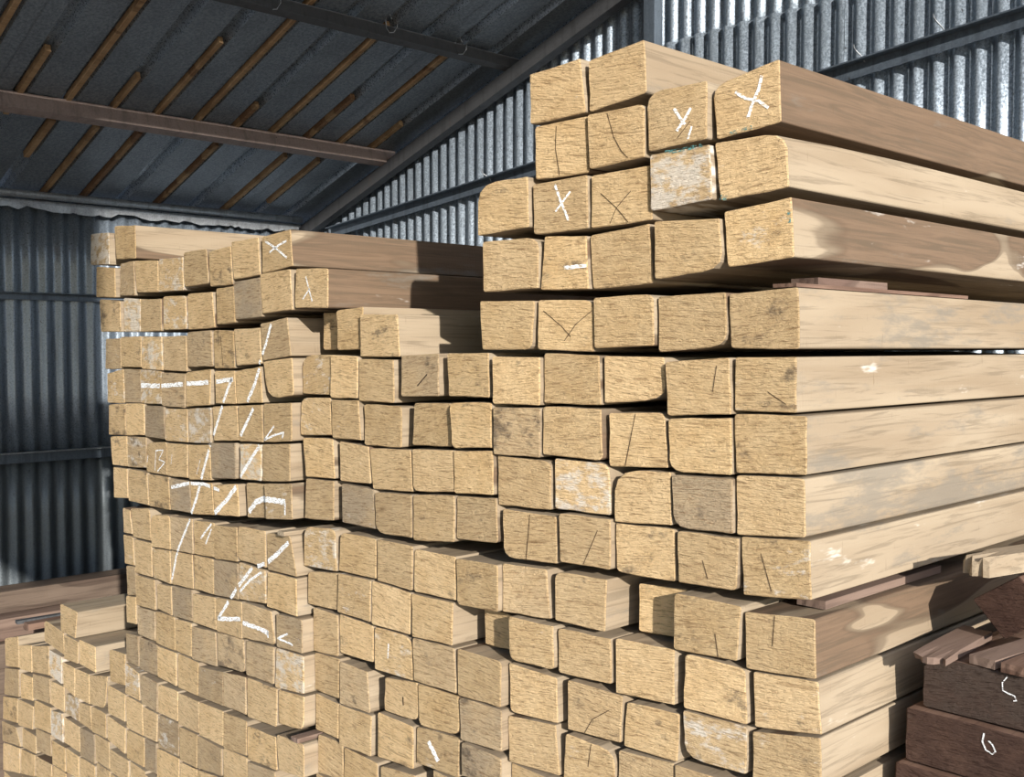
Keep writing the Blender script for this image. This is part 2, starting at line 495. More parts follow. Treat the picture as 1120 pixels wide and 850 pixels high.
def tie(px, py, up=0.0, r=0.045):
    """loop of tie wire round a purlin"""
    P = roof_hit(px, py, 0.0)
    pts = []
    for q in range(9):
        t = 2 * math.pi * q / 8
        pts.append(P + Vector((0, 0.004 * q - 0.016, 0)) + SL * (math.cos(t) * r * 0.8) + NR * (0.018 + math.sin(t) * r))
    adopt(tube('tie_wire', pts, 0.0022, M_PIPE, None, 5))
tie(428, 30, r=0.042); tie(504, 54, r=0.042); tie(432, 186, r=0.055); tie(300, 4, r=0.042)

# eave pipe and girts of the left wall
t1 = tag(empty('trim_1', (WX + 0.04, 1.6, Z_EAVE)), 'galvanised eave pipe along the top of the side wall', 'pipe', kind='structure')
o = tube('pipe', [(WX + 0.05, Y_FRONT, 2.535), (WX + 0.05, WY - 0.12, 2.535)], 0.021, M_PIPE, None, 10)
o.location -= t1.location; o.parent = t1
o = tube('pipe', [(WX + 0.03, Y_FRONT, 2.497), (WX + 0.03, WY - 0.12, 2.497)], 0.014, M_PIPE, None, 8)
o.location -= t1.location; o.parent = t1
vs, fs = [], []                                  # torn edge of the insulation foil under the pipe
ys = [Y_FRONT + 0.02 + j * 0.045 for j in range(92)]
for s in (0, 1):
    for yy in ys:
        vs += [(0.0 + s*0.001, yy, 0.0), (0.004 + s*0.001, yy, -0.018 - rnd.random() * 0.03)]
m = len(ys) * 2
for s in (0, 1):
    for j in range(len(ys) - 1):
        q = (s*m + 2*j, s*m + 2*j+1, s*m + 2*j+3, s*m + 2*j+2)
        fs.append(q if s else q[::-1])
o = mesh_obj('foil_edge', vs, fs, M_PIPE, t1, (0.0, -1.6, -0.01))

def girt_left(n, z, mat, h, label, galv=False):
    g = tag(empty('trim_%d' % n, (WX + 0.02, 1.6, z)), label, 'girt', kind='structure')
    a = prism('angle_web', [(-.004, -h), (.004, -h), (.004, h), (-.004, h)], (WX + 0.020, Y_FRONT, z), (WX + 0.020, WY - 0.05, z), mat)
    b = prism('angle_flange', [(-.022, -.003), (.022, -.003), (.022, .003), (-.022, .003)], (WX + 0.044, Y_FRONT, z + h - 0.003), (WX + 0.044, WY - 0.05, z + h - 0.003), M_PIPE if galv else mat)
    for q in (a, b):
        q.location -= g.location; q.parent = g
    return g
girt_left(2, 1.995, M_STEEL, 0.020, 'dark blue steel girt on the side wall below the eave pipe')
girt_left(3, 1.13, M_STEEL, 0.030, 'steel girt with bright top flange across the side wall', True)

# sloping angle girt and post on the back wall
g = tag(empty('trim_4', (-3, WY - 0.05, 2.8)), 'dark blue steel angle tied across the corrugated end wall', 'girt', kind='structure')
A, B = hit(372, 252, WY - 0.05), hit(1130, 17, WY - 0.05)
dAB = (B - A).normalized()
A, B = A - dAB * 0.1, B + dAB * 1.5
for q in (prism('angle_web', [(-.003, -.028), (.003, -.028), (.003, .028), (-.003, .028)], A, B, M_STEEL),
          prism('angle_flange', [(-.024, -.003), (.024, -.003), (.024, .003), (-.024, .003)], A + Vector((0, -0.022, 0.027)), B + Vector((0, -0.022, 0.027)), M_STEEL)):
    q.location -= g.location; q.parent = g
for (px, py) in ((943, 65), (1030, 33), (536, 196)):
    P = hit(px, py, WY - 0.055)
    pts = [P + Vector((-0.010, -0.046, 0.048)), P + Vector((-0.004, -0.052, 0.034)), P + Vector((0.002, -0.050, 0.022)), P + Vector((0.010, -0.012, 0.002)), P + Vector((0.014, -0.006, -0.014))]
    q = tube('tie_wire', pts, 0.0028, M_PIPE, None, 5)
    q.location -= g.location; q.parent = g
P = hit(718, 20, WY - 0.05)
v_, f_ = box_data(-0.030, 0.030, -0.05, 0.008, FLOOR, roof_z(P.x) - 0.02)
tag(mesh_obj('trim_5', v_, f_, M_STEEL, None, (P.x, WY - 0.052, 0)), 'dark steel post standing against the corrugated end wall', 'post', kind='structure')

# ------------------------------------------------------------------ the timbers
# Each line: row | corners tl tr br bl in crop pixels | options
#  tl tr br bl:fraction = waned (rounded-off) corner, g grey, s stained, w chalk wash, h heartwood on the sides, r recess in metres
CROPS = {'L1': (90, 230, 14/3), 'M1': (310, 230, 14/3), 'L2': (100, 390, 14/3), 'M2': (320, 390, 14/3), 'L3': (120, 540, 14/3),
         'M3': (320, 540, 14/3), 'L4': (120, 670, 14/3), 'M4': (320, 670, 14/3), 'P': (0, 610, 850/240),
         'R1': (500, 30, 3.5), 'R2': (500, 240, 3.5), 'R3': (500, 450, 3.5), 'R4': (500, 610, 3.5),
         'Q1': (800, 40, 3.5), 'Q2': (800, 260, 3.5), 'Q3': (800, 430, 3.5), 'Q4': (800, 610, 3.5)}
LEFT = """
L1 1|43 120 135 113 137 278 42 280|w:.75 g:.2
L1 1|165 80 270 75 275 248 175 252|h:.55
L1 1|915 135 1062 95 1075 285 918 325|h:.66
L1 2|72 295 165 293 170 447 70 445|
L1 2|193 272 262 268 268 437 193 438|g:.5 w:.3
L1 2|265 258 385 255 388 420 278 420|g:.15
L1 2|392 248 510 238 520 410 388 420|w:.6
L1 2|512 215 632 195 642 375 518 393|tr:.08 br:.08 bl:.08 g:.2
L1 2|640 210 755 180 765 380 650 392|s:.3
L1 2|757 160 895 135 905 330 770 355|g:.1
L1 3|88 463 193 463 197 622 95 622|s:.55 g:.3
L1 3|210 455 295 452 295 622 212 622|w:.75
L1 3|297 455 403 450 405 618 297 622|g:.2
L1 3|410 440 525 435 528 608 412 612|w:.5 tr:.1
L1 3|535 425 660 415 675 600 537 612|
L1 3|682 410 770 385 780 575 684 585|
L1 3|768 365 905 342 918 545 780 560|g:.9 s:.3
L1 3|907 325 1062 298 1075 510 920 530|g:.1
M1 3|60 297 225 295 225 500 55 500|h:.75 w:.15
L1 4|118 655 192 652 197 810 115 812|g:.5 w:.3
L1 4|195 645 298 642 300 803 192 800|
L1 4|305 645 405 643 410 820 303 812|w:.6
L1 4|412 643 530 640 535 825 415 818|g:.3
L1 4|537 625 660 622 668 800 540 800|g:.55 s:.4
L1 4|668 622 770 615 775 808 672 810|s:.45
L1 4|772 605 905 598 915 785 785 795|g:.2
L1 4|907 578 1045 545 1065 745 920 770|g:.35
L2 5|78 85 160 72 168 240 80 238|w:.55
L2 5|163 70 248 68 252 238 168 236|g:.6 w:.2
L2 5|250 70 355 75 358 245 252 240|w:.65
L2 5|357 90 480 88 478 265 360 258|g:.6 s:.3
L2 5|482 80 610 65 605 250 482 258|
L2 5|628 75 730 72 738 245 632 240|g:.15
L2 5|735 75 865 55 875 238 745 243|
L2 5|877 25 1025 5 1040 200 900 220|bl:.4 br:.1
L2 6|90 245 172 240 182 405 90 400|s:.5
L2 6|172 238 270 240 273 403 180 405|
L2 6|273 253 370 250 378 425 275 415|g:.75 s:.4
L2 6|375 275 487 272 490 440 378 432|w:.45
L2 6|492 265 608 262 612 445 495 440|g:.5 w:.6
L2 6|615 255 740 250 748 430 622 432|
L2 6|750 250 873 245 876 440 755 435|w:.2
L2 6|877 240 1020 235 1022 435 880 438|
L2 7|93 408 178 405 183 562 105 555|s:.3
L2 7|180 408 280 408 285 570 182 565|g:.5 w:.5 s:.4
L2 7|275 440 383 436 383 608 275 598|tl:.2 tr:.1
L2 7|387 445 490 452 493 622 388 610|g:.1
L2 7|495 455 602 450 612 635 497 630|
L2 7|605 440 735 440 738 628 614 622|g:.85
L2 7|760 448 866 450 868 638 760 628|w:.65
L2 7|868 448 1010 445 1012 640 870 638|g:.15
L2 8|112 568 182 572 188 725 115 722|g:.2
L2 8|187 580 283 582 292 762 190 738|
L2 8|288 605 390 615 400 785 293 765|w:.15
L2 8|397 628 500 640 505 800 405 785|g:.85 s:.3
L2 8|505 645 615 650 626 812 510 805|
L2 8|620 655 745 650 755 820 628 808|
L2 8|770 645 878 655 886 830 775 825|g:.3 r:.012
L2 8|880 650 1020 648 1025 835 888 832|g:.25 w:.45
L3 9|68 72 103 85 113 208 72 200|g:.4
L3 9|105 75 200 75 215 245 118 228|tr:.15
L3 9|203 105 308 110 312 290 208 270|tl:.2 tr:.15
L3 9|310 115 423 128 428 312 314 288|g:.55
L3 9|427 135 533 150 533 328 430 318|
L3 9|535 160 650 170 652 350 535 335|
L3 9|655 165 795 190 798 382 655 338|bl:.12 g:.3
L3 9|800 200 920 215 955 428 805 390|g:.4 tr:.08
L3 10|70 210 118 218 126 370 78 358|w:.4
L3 10|122 240 212 255 218 430 130 405|
L3 10|217 280 306 292 312 465 222 432|w:.35
L3 10|310 290 420 312 425 490 316 465|g:.15
L3 10|427 312 527 332 530 518 432 490|
L3 10|529 340 652 358 655 543 532 520|g:.7
L3 10|658 352 793 400 798 565 660 540|w:.5
L3 10|803 398 950 435 955 632 800 590|
L3 11|83 370 128 375 134 520 90 520|g:.5 s:.4
L3 11|131 420 228 440 235 598 137 570|
L3 11|243 460 314 472 319 625 245 590|g:.15
L3 11|318 472 420 492 424 655 322 630|g:.7
L3 11|422 510 535 530 545 700 422 657|g:.1
L3 11|540 530 675 555 678 745 548 705|
L3 11|680 555 825 600 845 775 682 737|g:.4 s:.2 br:.12
L3 11|850 620 1000 640 1005 828 852 785|g:.6
L3 12|85 520 134 530 137 670 88 658|
L3 12|138 580 228 605 228 755 140 720|g:.65 w:.2
L3 12|231 600 328 632 330 805 233 765|
L3 12|332 640 415 667 415 838 335 803|s:.2
L4 12|417 70 540 105 547 280 420 240|g:.6
L4 12|550 100 685 140 688 310 552 270|br:.15 g:.5 s:.6
L4 12|695 155 838 185 835 370 695 320|g:.55
L4 12|847 185 1000 235 1010 430 840 385|w:.7
L4 13|80 105 142 130 146 280 83 250|g:.6 s:.3
L4 13|147 130 240 168 242 328 150 290|g:.7 s:.5
L4 13|244 172 340 210 342 380 246 330|w:.2
L4 13|345 215 450 260 449 430 345 385|
L4 13|452 275 578 305 578 480 450 430|g:.55 w:.3
L4 13|581 305 697 342 697 525 584 480|g:.5 s:.3
L4 13|700 342 853 390 850 588 702 535|
L4 13|858 395 1000 440 985 605 860 570|br:.2 w:.2
L4 14|75 255 145 310 153 455 78 415|w:.6
L4 14|150 315 242 360 240 512 160 470|g:.65 s:.2
L4 14|244 365 345 405 345 560 243 512|tl:.12 s:.35 w:.2
L4 14|348 412 454 457 452 620 348 572|g:.25
L4 14|456 457 577 505 574 685 455 637|
L4 14|582 508 700 557 698 735 580 692|
L4 14|703 578 845 635 856 810 706 752|s:.5
L4 14|852 622 1000 680 1012 860 862 805|g:.15 tr:.1
L4 15|82 430 165 467 167 632 85 590|
L4 15|170 490 243 525 240 665 172 632|
L4 15|246 530 350 572 350 740 246 690|g:.6 w:.45
L4 15|355 590 447 626 445 798 358 755|
L4 15|449 637 572 687 572 838 449 795|g:.45
L4 15|576 692 698 742 702 918 577 870|g:.2
L4 15|706 762 845 812 858 990 706 930|g:.6
L4 16|85 600 174 642 175 795 85 745|w:.1
L4 16|177 650 235 680 237 828 178 800|g:.85
L4 16|241 692 352 745 355 915 241 865|
L4 16|360 768 446 802 449 980 360 935|
L4 16|449 803 572 846 575 1010 451 972|
"""
MID = """
M1 4|118 520 245 515 245 715 120 715|r:.05
M1 4|248 510 385 490 385 712 255 716|r:.012
M1 4|387 530 580 530 592 750 387 748|h:.25
M2 5|45 -8 195 -10 193 198 40 190|tl:.3 w:.45
M2 5|198 -10 337 -2 336 216 197 212|s:.3
M2 5|340 22 518 22 522 240 340 230|
M2 5|553 -7 745 -18 748 205 553 205|g:.5
M2 5|787 -17 1000 -20 1005 212 795 205|s:.3
M2 6|40 215 190 215 198 403 38 402|tl:.2 w:.4
M2 6|200 220 340 222 353 430 206 418|w:.15
M2 6|357 248 550 254 550 468 360 455|tr:.08
M2 6|605 237 795 240 800 463 597 455|r:.008
M2 6|804 235 1022 235 1022 468 818 470|tl:.1 bl:.1
M2 7|50 415 205 420 215 626 65 615|
M2 7|235 432 384 460 395 652 238 636|s:.15
M2 7|388 475 598 477 610 693 405 685|
M2 7|607 472 818 478 826 693 612 690|bl:.15
M2 7|823 480 1025 480 1030 710 830 700|s:.2
M2 8|62 622 205 638 205 840 55 828|g:.3
M3 8|247 -48 413 -26 418 183 250 148|g:.8 w:.3
M3 8|422 -6 611 7 612 228 428 202|bl:.25 g:.25
M3 8|615 9 828 9 828 250 617 240|
M3 8|835 22 1035 30 1045 256 832 232|br:.08
M3 9|57 165 215 180 225 400 55 370|tl:.2 tr:.15 w:.55
M3 9|238 196 420 232 422 438 232 395|tl:.15
M3 9|428 232 612 268 605 498 430 448|
M3 9|615 280 828 322 828 548 615 502|tl:.1 g:.1
M3 9|832 330 1050 365 1048 608 838 568|bl:.1 s:.3
M3 10|70 398 222 407 222 598 72 565|tl:.1 g:.15
M3 10|235 405 404 450 398 658 230 605|w:.4
M3 10|406 452 605 512 600 723 402 668|w:.15
M3 10|611 512 825 557 820 778 613 730|g:.1 s:.15 w:.2
M3 10|892 592 1062 655 1068 835 895 790|r:.05
M3 11|78 582 225 622 230 836 80 797|
M4 11|233 15 407 72 408 260 236 207|br:.08
M4 11|413 82 605 135 607 350 415 292|tr:.25 w:.4
M4 11|614 127 828 192 833 416 618 348|g:.35 s:.25
M4 11|843 182 1070 250 1066 488 846 422|tr:.1 g:.1
M4 12|93 197 238 238 232 443 90 387|
M4 12|241 248 385 302 400 518 241 465|g:.45 br:.08
M4 12|465 332 631 372 633 560 462 503|br:.2
M4 12|638 368 845 427 846 632 642 578|br:.22 bl:.12
M4 12|851 432 1075 502 1073 716 859 652|g:.6 s:.4
M4 13|110 407 238 467 235 648 108 592|
M4 13|241 468 408 527 405 738 241 677|
M4 13|437 507 618 584 620 803 436 737|s:.35
M4 13|625 584 845 647 843 850 625 772|w:.3
M4 13|861 672 1065 747 1068 900 863 832|g:.7 s:.5
M4 14|103 610 253 672 256 862 105 812|
M4 14|259 692 430 772 434 935 261 885|
M4 14|450 782 628 832 630 985 450 935|
"""
RIGHT = """
R1 1|273 178 468 115 488 325 275 372|
R1 1|495 125 710 42 720 248 498 325|h:.3
R1 2|290 390 495 348 500 556 292 583|s:.12
R1 2|500 347 722 290 722 498 508 545|tr:.12
R1 2|728 250 962 203 962 428 735 478|tl:.25 g:.15
R1 2|968 225 1229 115 1235 360 985 430|tl:.22 h:.74
R1 3|82 600 275 570 278 766 82 800|tl:.35
R1 3|285 600 495 562 498 770 288 795|g:.1
R1 3|505 570 735 524 742 736 503 770|
R1 3|739 490 970 447 980 660 741 705|w:.75 g:.3
R1 3|976 440 1255 395 1265 610 1000 665|tr:.3 h:.32 T
R2 4|102 85 320 70 318 265 105 280|tr:.22 g:.1
R2 4|335 75 499 62 508 268 322 272|s:.3 w:.2
R2 4|501 60 730 22 745 245 512 268|g:.1
R2 4|757 8 1005 -5 1024 190 760 232|br:.3 s:.2
R2 4|1018 -30 1280 -88 1290 145 1032 185|h:.5 w:.35
R2 5|85 312 296 310 287 500 95 500|br:.15
R2 5|305 308 518 308 520 508 304 500|tr:.15
R2 5|525 300 757 285 760 485 528 495|tr:.12 s:.1
R2 5|762 295 1025 277 1028 485 765 510|br:.25
R2 5|1032 285 1300 257 1305 498 1040 495|s:.4 h:.05 d:.85
R2 6|138 524 323 527 320 714 140 708|
R2 6|327 522 540 520 548 713 327 705|g:.1
R2 6|553 522 785 527 797 690 553 706|br:.35 r:.006
R2 6|799 545 1048 527 1054 748 806 753|s:.15
R2 6|1063 527 1300 525 1300 743 1060 733|w:.3 h:.2
R3 7|142 -12 324 -14 324 178 143 165|g:.35 s:.55
R3 7|330 -18 555 -10 562 192 330 166|s:.3 br:.12
R3 7|575 5 790 4 800 218 575 213|tr:.12
R3 7|806 27 1050 32 1054 246 812 235|bl:.22 s:.2
Q3 7|5 80 288 88 286 316 12 308|w:.1 d:.7 h:.3
R3 8|145 168 352 192 354 380 149 360|tr:.15
R3 8|365 190 575 202 583 401 366 375|tr:.15 w:.65
R3 8|600 222 818 230 820 438 600 424|tl:.4
R3 8|824 242 1060 257 1061 470 830 445|bl:.25 g:.7
Q3 8|13 314 278 330 284 556 16 545|g:.1 d:1.05 h:.3
R3 9|172 380 380 404 381 586 176 560|bl:.2
R3 9|393 392 589 422 589 608 397 576|
R3 9|598 428 825 452 828 656 600 616|s:.4 bl:.1
R3 9|839 457 1078 487 1070 690 844 656|br:.1 s:.1
Q3 9|30 550 299 567 304 796 38 775|w:.35 d:.55 h:.15
R4 10|161 22 335 47 350 240 163 210|g:.4
R4 10|367 52 570 85 562 288 369 242|tl:.15 s:.3
R4 10|632 112 824 138 823 333 632 300|r:.05
R4 10|829 134 1090 187 1072 398 827 352|s:.3
Q4 10|45 207 318 237 323 470 50 427|h:.55
R4 11|201 232 374 262 377 432 205 390|bl:.15 br:.12
R4 11|381 270 584 312 588 488 383 442|
R4 11|601 308 830 352 830 568 602 520|w:.15
R4 11|868 377 1102 427 1110 643 862 577|s:.45 tl:.08 tr:.1
Q4 11|75 452 328 485 342 683 82 652|w:.35 h:.1 d:.3
R4 12|195 402 380 462 384 638 201 592|bl:.08
R4 12|416 468 629 537 621 713 416 660|
R4 12|642 554 847 602 838 788 630 724|s:.4
R4 12|863 584 1112 652 1106 832 868 765|bl:.3 w:.55
Q4 12|80 664 343 697 348 888 80 850|w:.3 h:.3 d:.2
R4 13|190 603 377 652 394 838 196 782|s:.15
R4 13|416 672 602 742 605 900 407 840|tr:.3 w:.35
R4 13|613 738 826 802 830 960 612 900|g:.2
R4 13|832 800 1092 872 1092 1010 832 960|g:.2
"""
LOW = """
P 1|232 178 298 212 291 315 235 285|w:.1
P 2|170 240 246 292 248 378 172 325|tl:.15
P 2|250 305 303 327 303 413 250 393|
P 2|305 318 368 346 370 448 307 413|w:.2
P 2|420 355 484 375 484 498 425 480|tl:.1
P 3|20 312 70 305 74 428 22 420|s:.1
P 3|73 340 121 338 124 447 76 432|
P 3|123 342 188 342 190 458 126 444|g:.15
P 3|191 357 240 385 240 492 191 455|w:.8
P 3|243 405 288 428 288 541 245 500|s:.2
P 3|291 430 344 452 346 570 291 541|
P 3|347 455 422 462 408 588 348 568|br:.25 g:.15
P 4|18 427 72 434 74 543 16 530|g:.45
P 4|79 447 124 464 129 558 81 545|
P 4|125 452 192 468 195 568 127 545|g:.3
P 4|196 477 248 502 250 603 198 570|
P 4|253 527 303 547 306 638 255 605|g:.5 w:.6
P 4|306 562 350 580 358 673 308 640|s:.2
P 4|352 578 409 606 411 703 356 675|
P 4|416 492 486 532 484 638 415 600|
P 5|10 537 66 552 67 643 10 625|s:.45
P 5|70 548 130 577 127 668 71 650|g:.15
P 5|131 554 195 582 196 683 131 658|
P 5|198 592 242 604 245 718 199 690|w:.7 g:.4
P 5|245 617 305 657 307 757 248 718|g:.2
P 5|308 658 364 690 368 803 310 768|g:.75
P 5|366 684 420 722 424 825 371 790|s:.2
P 5|414 612 485 662 483 763 416 706|
P 6|8 632 62 658 82 735 10 710|g:.3 s:.4
P 6|85 664 135 692 138 763 86 735|s:.3
P 6|136 662 195 688 196 773 141 750|g:.5
P 6|202 708 252 737 254 833 203 800|
P 6|256 737 305 771 307 858 258 833|
P 6|310 773 368 810 370 905 311 862|g:.2
P 6|373 795 424 830 428 930 374 890|g:.3
P 6|425 742 496 791 499 880 426 830|g:.1 w:.1
P 7|12 717 78 742 78 838 13 823|w:.35 s:.2
P 7|81 742 134 771 132 850 81 838|g:.1
P 7|137 773 200 803 201 875 138 848|g:.3
P 7|204 810 254 838 256 930 204 895|
P 7|427 838 497 886 500 975 428 935|
"""
PLANES = {'left': (1.455, 0.0), 'mid': (1.646, 0.07), 'right': (1.933, 0.24), 'low': (1.455, 0.0)}

def plane_of(t):
    """each course of the lower packs sits a little further back than the one above it"""
    a, b = PLANES[t['stack']]
    back = {'right': 0.006, 'mid': 0.003, 'left': 0.0, 'low': 0.0}[t['stack']] * max(0, t['row'] - (9 if t['stack'] != 'low' else 3))
    return a + min(back, 0.06), b

def parse(block, stack):
    out = []
    for ln in block.strip().splitlines():
        head, nums, opts = ln.split('|')
        crop, row = head.split()
        ox, oy, s = CROPS[crop]
        q = [float(t) for t in nums.split()]
        pts = [(ox + q[i] / s, oy + q[i+1] / s) for i in range(0, 8, 2)]
        od = {}
        for t in opts.split():
            if ':' in t:
                kx, vx = t.split(':'); od[kx] = float(vx)
            else:
                od[t] = 1.0
        out.append({'stack': stack, 'row': int(row), 'px': pts, 'o': od})
    return out

ALL = parse(LEFT, 'left') + parse(MID, 'mid') + parse(RIGHT, 'right') + parse(LOW, 'low')

ARC = 4
def outline(corners, cuts, r, jit):
    """corners tl tr br bl as 2-D vectors; every corner becomes a short arc, edges get slight saw waviness"""
    pts = []
    n = 4
    for i in range(n):
        p, a, b = corners[i], corners[i-1], corners[(i+1) % n]
        c = cuts[i]
        pa, pb = p + (a - p) * c, p + (b - p) * c
        for j in range(ARC):
            t = j / (ARC - 1)
            q = pa * (1-t)**2 + p * (2*t*(1-t)) * 0.9 + (pa + pb) * (t*(1-t)) * 0.1 + pb * t**2
            pts.append(q)
        # points along the edge to the next corner
        nb = corners[(i+1) % n]
        na = nb + (p - nb) * cuts[(i+1) % n]
        for t in (0.33, 0.67):
            q = pb.lerp(na, t)
            e = (na - pb)
            nrm = Vector((-e.y, e.x)).normalized()
            pts.append(q + nrm * r.uniform(-jit, jit))
    return pts

def make_timber(corners3, plane, cuts, length, opts, seed, mats, name='squared_timber', taper=False, bevel=0.0022, jit=0.0012, yshift=0.0):
    """corners3: tl tr br bl points of the sawn end in space"""
    r = random.Random(seed)
    a, b = plane
    c = sum(corners3, Vector()) / 4
    c2 = [Vector((p.x - c.x, p.z - c.z)) for p in corners3]
    shrink = 0.986
    c2 = [q * shrink for q in c2]
    ol = outline(c2, cuts, r, jit)
    ob = outline(c2, [0.05] * 4, random.Random(seed), jit) if taper else ol
    n = len(ol)
    cen = sum(ol, Vector((0, 0))) / n
    zb = min(q.y for q in c2)
    vs, fs, mi = [], [], []
    def yf(q): return b * q.x + yshift
    for q in ol:                                      # ring 0: inset front edge
        d = (cen - q).normalized() * bevel
        p = q + d
        vs.append((p.x, yf(p) + r.uniform(-.0006, .0006), p.y - zb))
    for q in ol:                                      # ring 1
        vs.append((q.x, yf(q) + bevel * 1.1, q.y - zb))
    rings = 2
    if taper:
        for q, q2 in zip(ol, ob):
            p = q.lerp(q2, 0.6); vs.append((p.x, yf(p) + length * 0.10, p.y - zb))
        for q2 in ob:
            vs.append((q2.x, yf(q2) + length * 0.25, q2.y - zb))
        rings = 4
    for q2 in ob:
        vs.append((q2.x, length, q2.y - zb))
    rings += 1
    fs.append(tuple(range(n))); mi.append(0)
    for k_ in range(rings - 1):
        for i_ in range(n):
            j_ = (i_ + 1) % n
            fs.append((k_*n + i_, (k_+1)*n + i_, (k_+1)*n + j_, k_*n + j_)); mi.append(0 if k_ == 0 else 1)
    fs.append(tuple(range(rings*n - 1, (rings-1)*n - 1, -1))); mi.append(0)
    o = mesh_obj(name, vs, fs, mats, None, (c.x, c.y, c.z + zb), mi)
    fix_normals(o)
    o['tone'] = r.uniform(0.80, 1.12)
    o['sidegrey'] = opts.get('d', r.uniform(0.1, 0.6))
    o['saw'] = r.gauss(0, 0.09) + opts.get('a', 0.0)
    o['grey'] = opts.get('g', r.uniform(0, 0.12))
    o['stain'] = opts.get('s', r.uniform(0, 0.34))
    o['wash'] = opts.get('w', r.uniform(0, 0.16))
    o['heart'] = opts.get('h', r.uniform(0.0, 0.45))
    return o

ORD = ['', 'first', 'second', 'third', 'fourth', 'fifth', 'sixth', 'seventh', 'eighth', 'ninth', 'tenth', 'eleventh', 'twelfth', 'thirteenth', 'fourteenth', 'fifteenth', 'sixteenth']
STACKN = {'left': ('chalk-lettered stack', 'timbers of the chalk-lettered stack'),
          'mid': ('middle stack', 'timbers of the middle stack'),
          'right': ('tall corner stack', 'timbers of the tall corner stack'),
          'low': ('low pile', 'timbers of the low pile')}

def look(o):
    if o.get('w', 0) >= .6: return 'white-washed'
    if o.get('g', 0) >= .6: return 'weathered grey'
    if o.get('s', 0) >= .4: return 'black-stained'
    if max(o.get(c, 0) for c in ('tl', 'tr', 'br', 'bl')) >= .25: return 'round-cornered'
    if o.get('w', 0) >= .4: return 'chalk-dusted'
    if o.get('g', 0) >= .35: return 'greyish'
    if o.get('h', 0) >= .5: return 'brown-sided'
    return 'tan'

rows = {}
for t in ALL:
    rows.setdefault((t['stack'], t['row']), []).append(t)
for kx, lst in rows.items():
    lst.sort(key=lambda t: t['px'][0][0], reverse=(kx[0] == 'right'))
    for i, t in enumerate(lst):
        t['col'] = i + 1

def sat(p, q):
    best = 9.0
    for poly in (p, q):
        for i in range(4):
            e = poly[(i+1) % 4] - poly[i]
            if e.length < 1e-6: continue
            n = Vector((-e.y, e.x)).normalized()
            a1 = [v.dot(n) for v in p]; b1 = [v.dot(n) for v in q]
            ov = min(max(a1), max(b1)) - max(min(a1), min(b1))
            if ov <= 0: return 0.0
            best = min(best, ov)
    return best

for t in ALL:
    t['P3'] = [hit(px, py, *plane_of(t)) for px, py in t['px']]
    t['plane'] = plane_of(t)
    t['q'] = [Vector((p.x, p.z)) for p in t['P3']]
def tidy():                                        # no two sawn ends may share space
    for i, t in enumerate(ALL):
        for u in ALL[i+1:]:
            if abs(t['q'][0].x - u['q'][0].x) > 0.35 or abs(t['q'][0].y - u['q'][0].y) > 0.3: continue
            if sat(t['q'], u['q']) < 0.0012: continue
            tx, ux = [v.x for v in t['q']], [v.x for v in u['q']]
            tz, uz = [v.y for v in t['q']], [v.y for v in u['q']]
            ox_ = min(max(tx), max(ux)) - max(min(tx), min(ux))
            oz_ = min(max(tz), max(uz)) - max(min(tz), min(uz))
            ax_ = 0 if ox_ < oz_ else 1
            T, U = (t, u) if sum(v[ax_] for v in t['q']) < sum(v[ax_] for v in u['q']) else (u, t)
            m_ = (max(v[ax_] for v in T['q']) + min(v[ax_] for v in U['q'])) / 2
            for v in T['q']: v[ax_] = min(v[ax_], m_)
            for v in U['q']: v[ax_] = max(v[ax_], m_)
for it in range(3): tidy()

def line_at(p, q, v, ax_):
    """coordinate of the edge p-q at the other coordinate v"""
    o_ = 1 - ax_
    d = q[o_] - p[o_]
    if abs(d) < 1e-6: return p[ax_]
    f = min(1.0, max(0.0, (v - p[o_]) / d))
    return p[ax_] + (q[ax_] - p[ax_]) * f

for t in ALL:                                      # timbers bear on one another: close the hairline gaps left by tracing
    if 'r' in t['o']: continue
    tl, tr, br, bl = t['q']
    for c_ in (tl, tr):                            # up to the timber above
        best = 9.0
        for u in ALL:
            if u is t or 'r' in u['o']: continue
            ul, ur, vr_, vl_ = u['q']
            if vl_.x - 0.004 <= c_.x <= vr_.x + 0.004 and (vl_.y + vr_.y) > (tl.y + tr.y) - 0.02:
                g_ = line_at(vl_, vr_, c_.x, 1) - c_.y
                if g_ > -0.001: best = min(best, g_)
        if 0.0055 < best < 0.0125: c_.y += best - 0.0055
    for c_ in (tr, br):                            # across to the next timber
        best = 9.0
        for u in ALL:
            if u is t or 'r' in u['o'] or u['stack'] != t['stack']: continue
            ul, ur, vr_, vl_ = u['q']
            if vl_.y - 0.003 <= c_.y <= ul.y + 0.003 and (ul.x + vl_.x) > (tr.x + br.x) - 0.02:
                g_ = line_at(vl_, ul, c_.y, 0) - c_.x
                if g_ > -0.001: best = min(best, g_)
        if 0.0045 < best < (0.0075 if t['stack'] == 'right' else 0.0085): c_.x += best - 0.0045

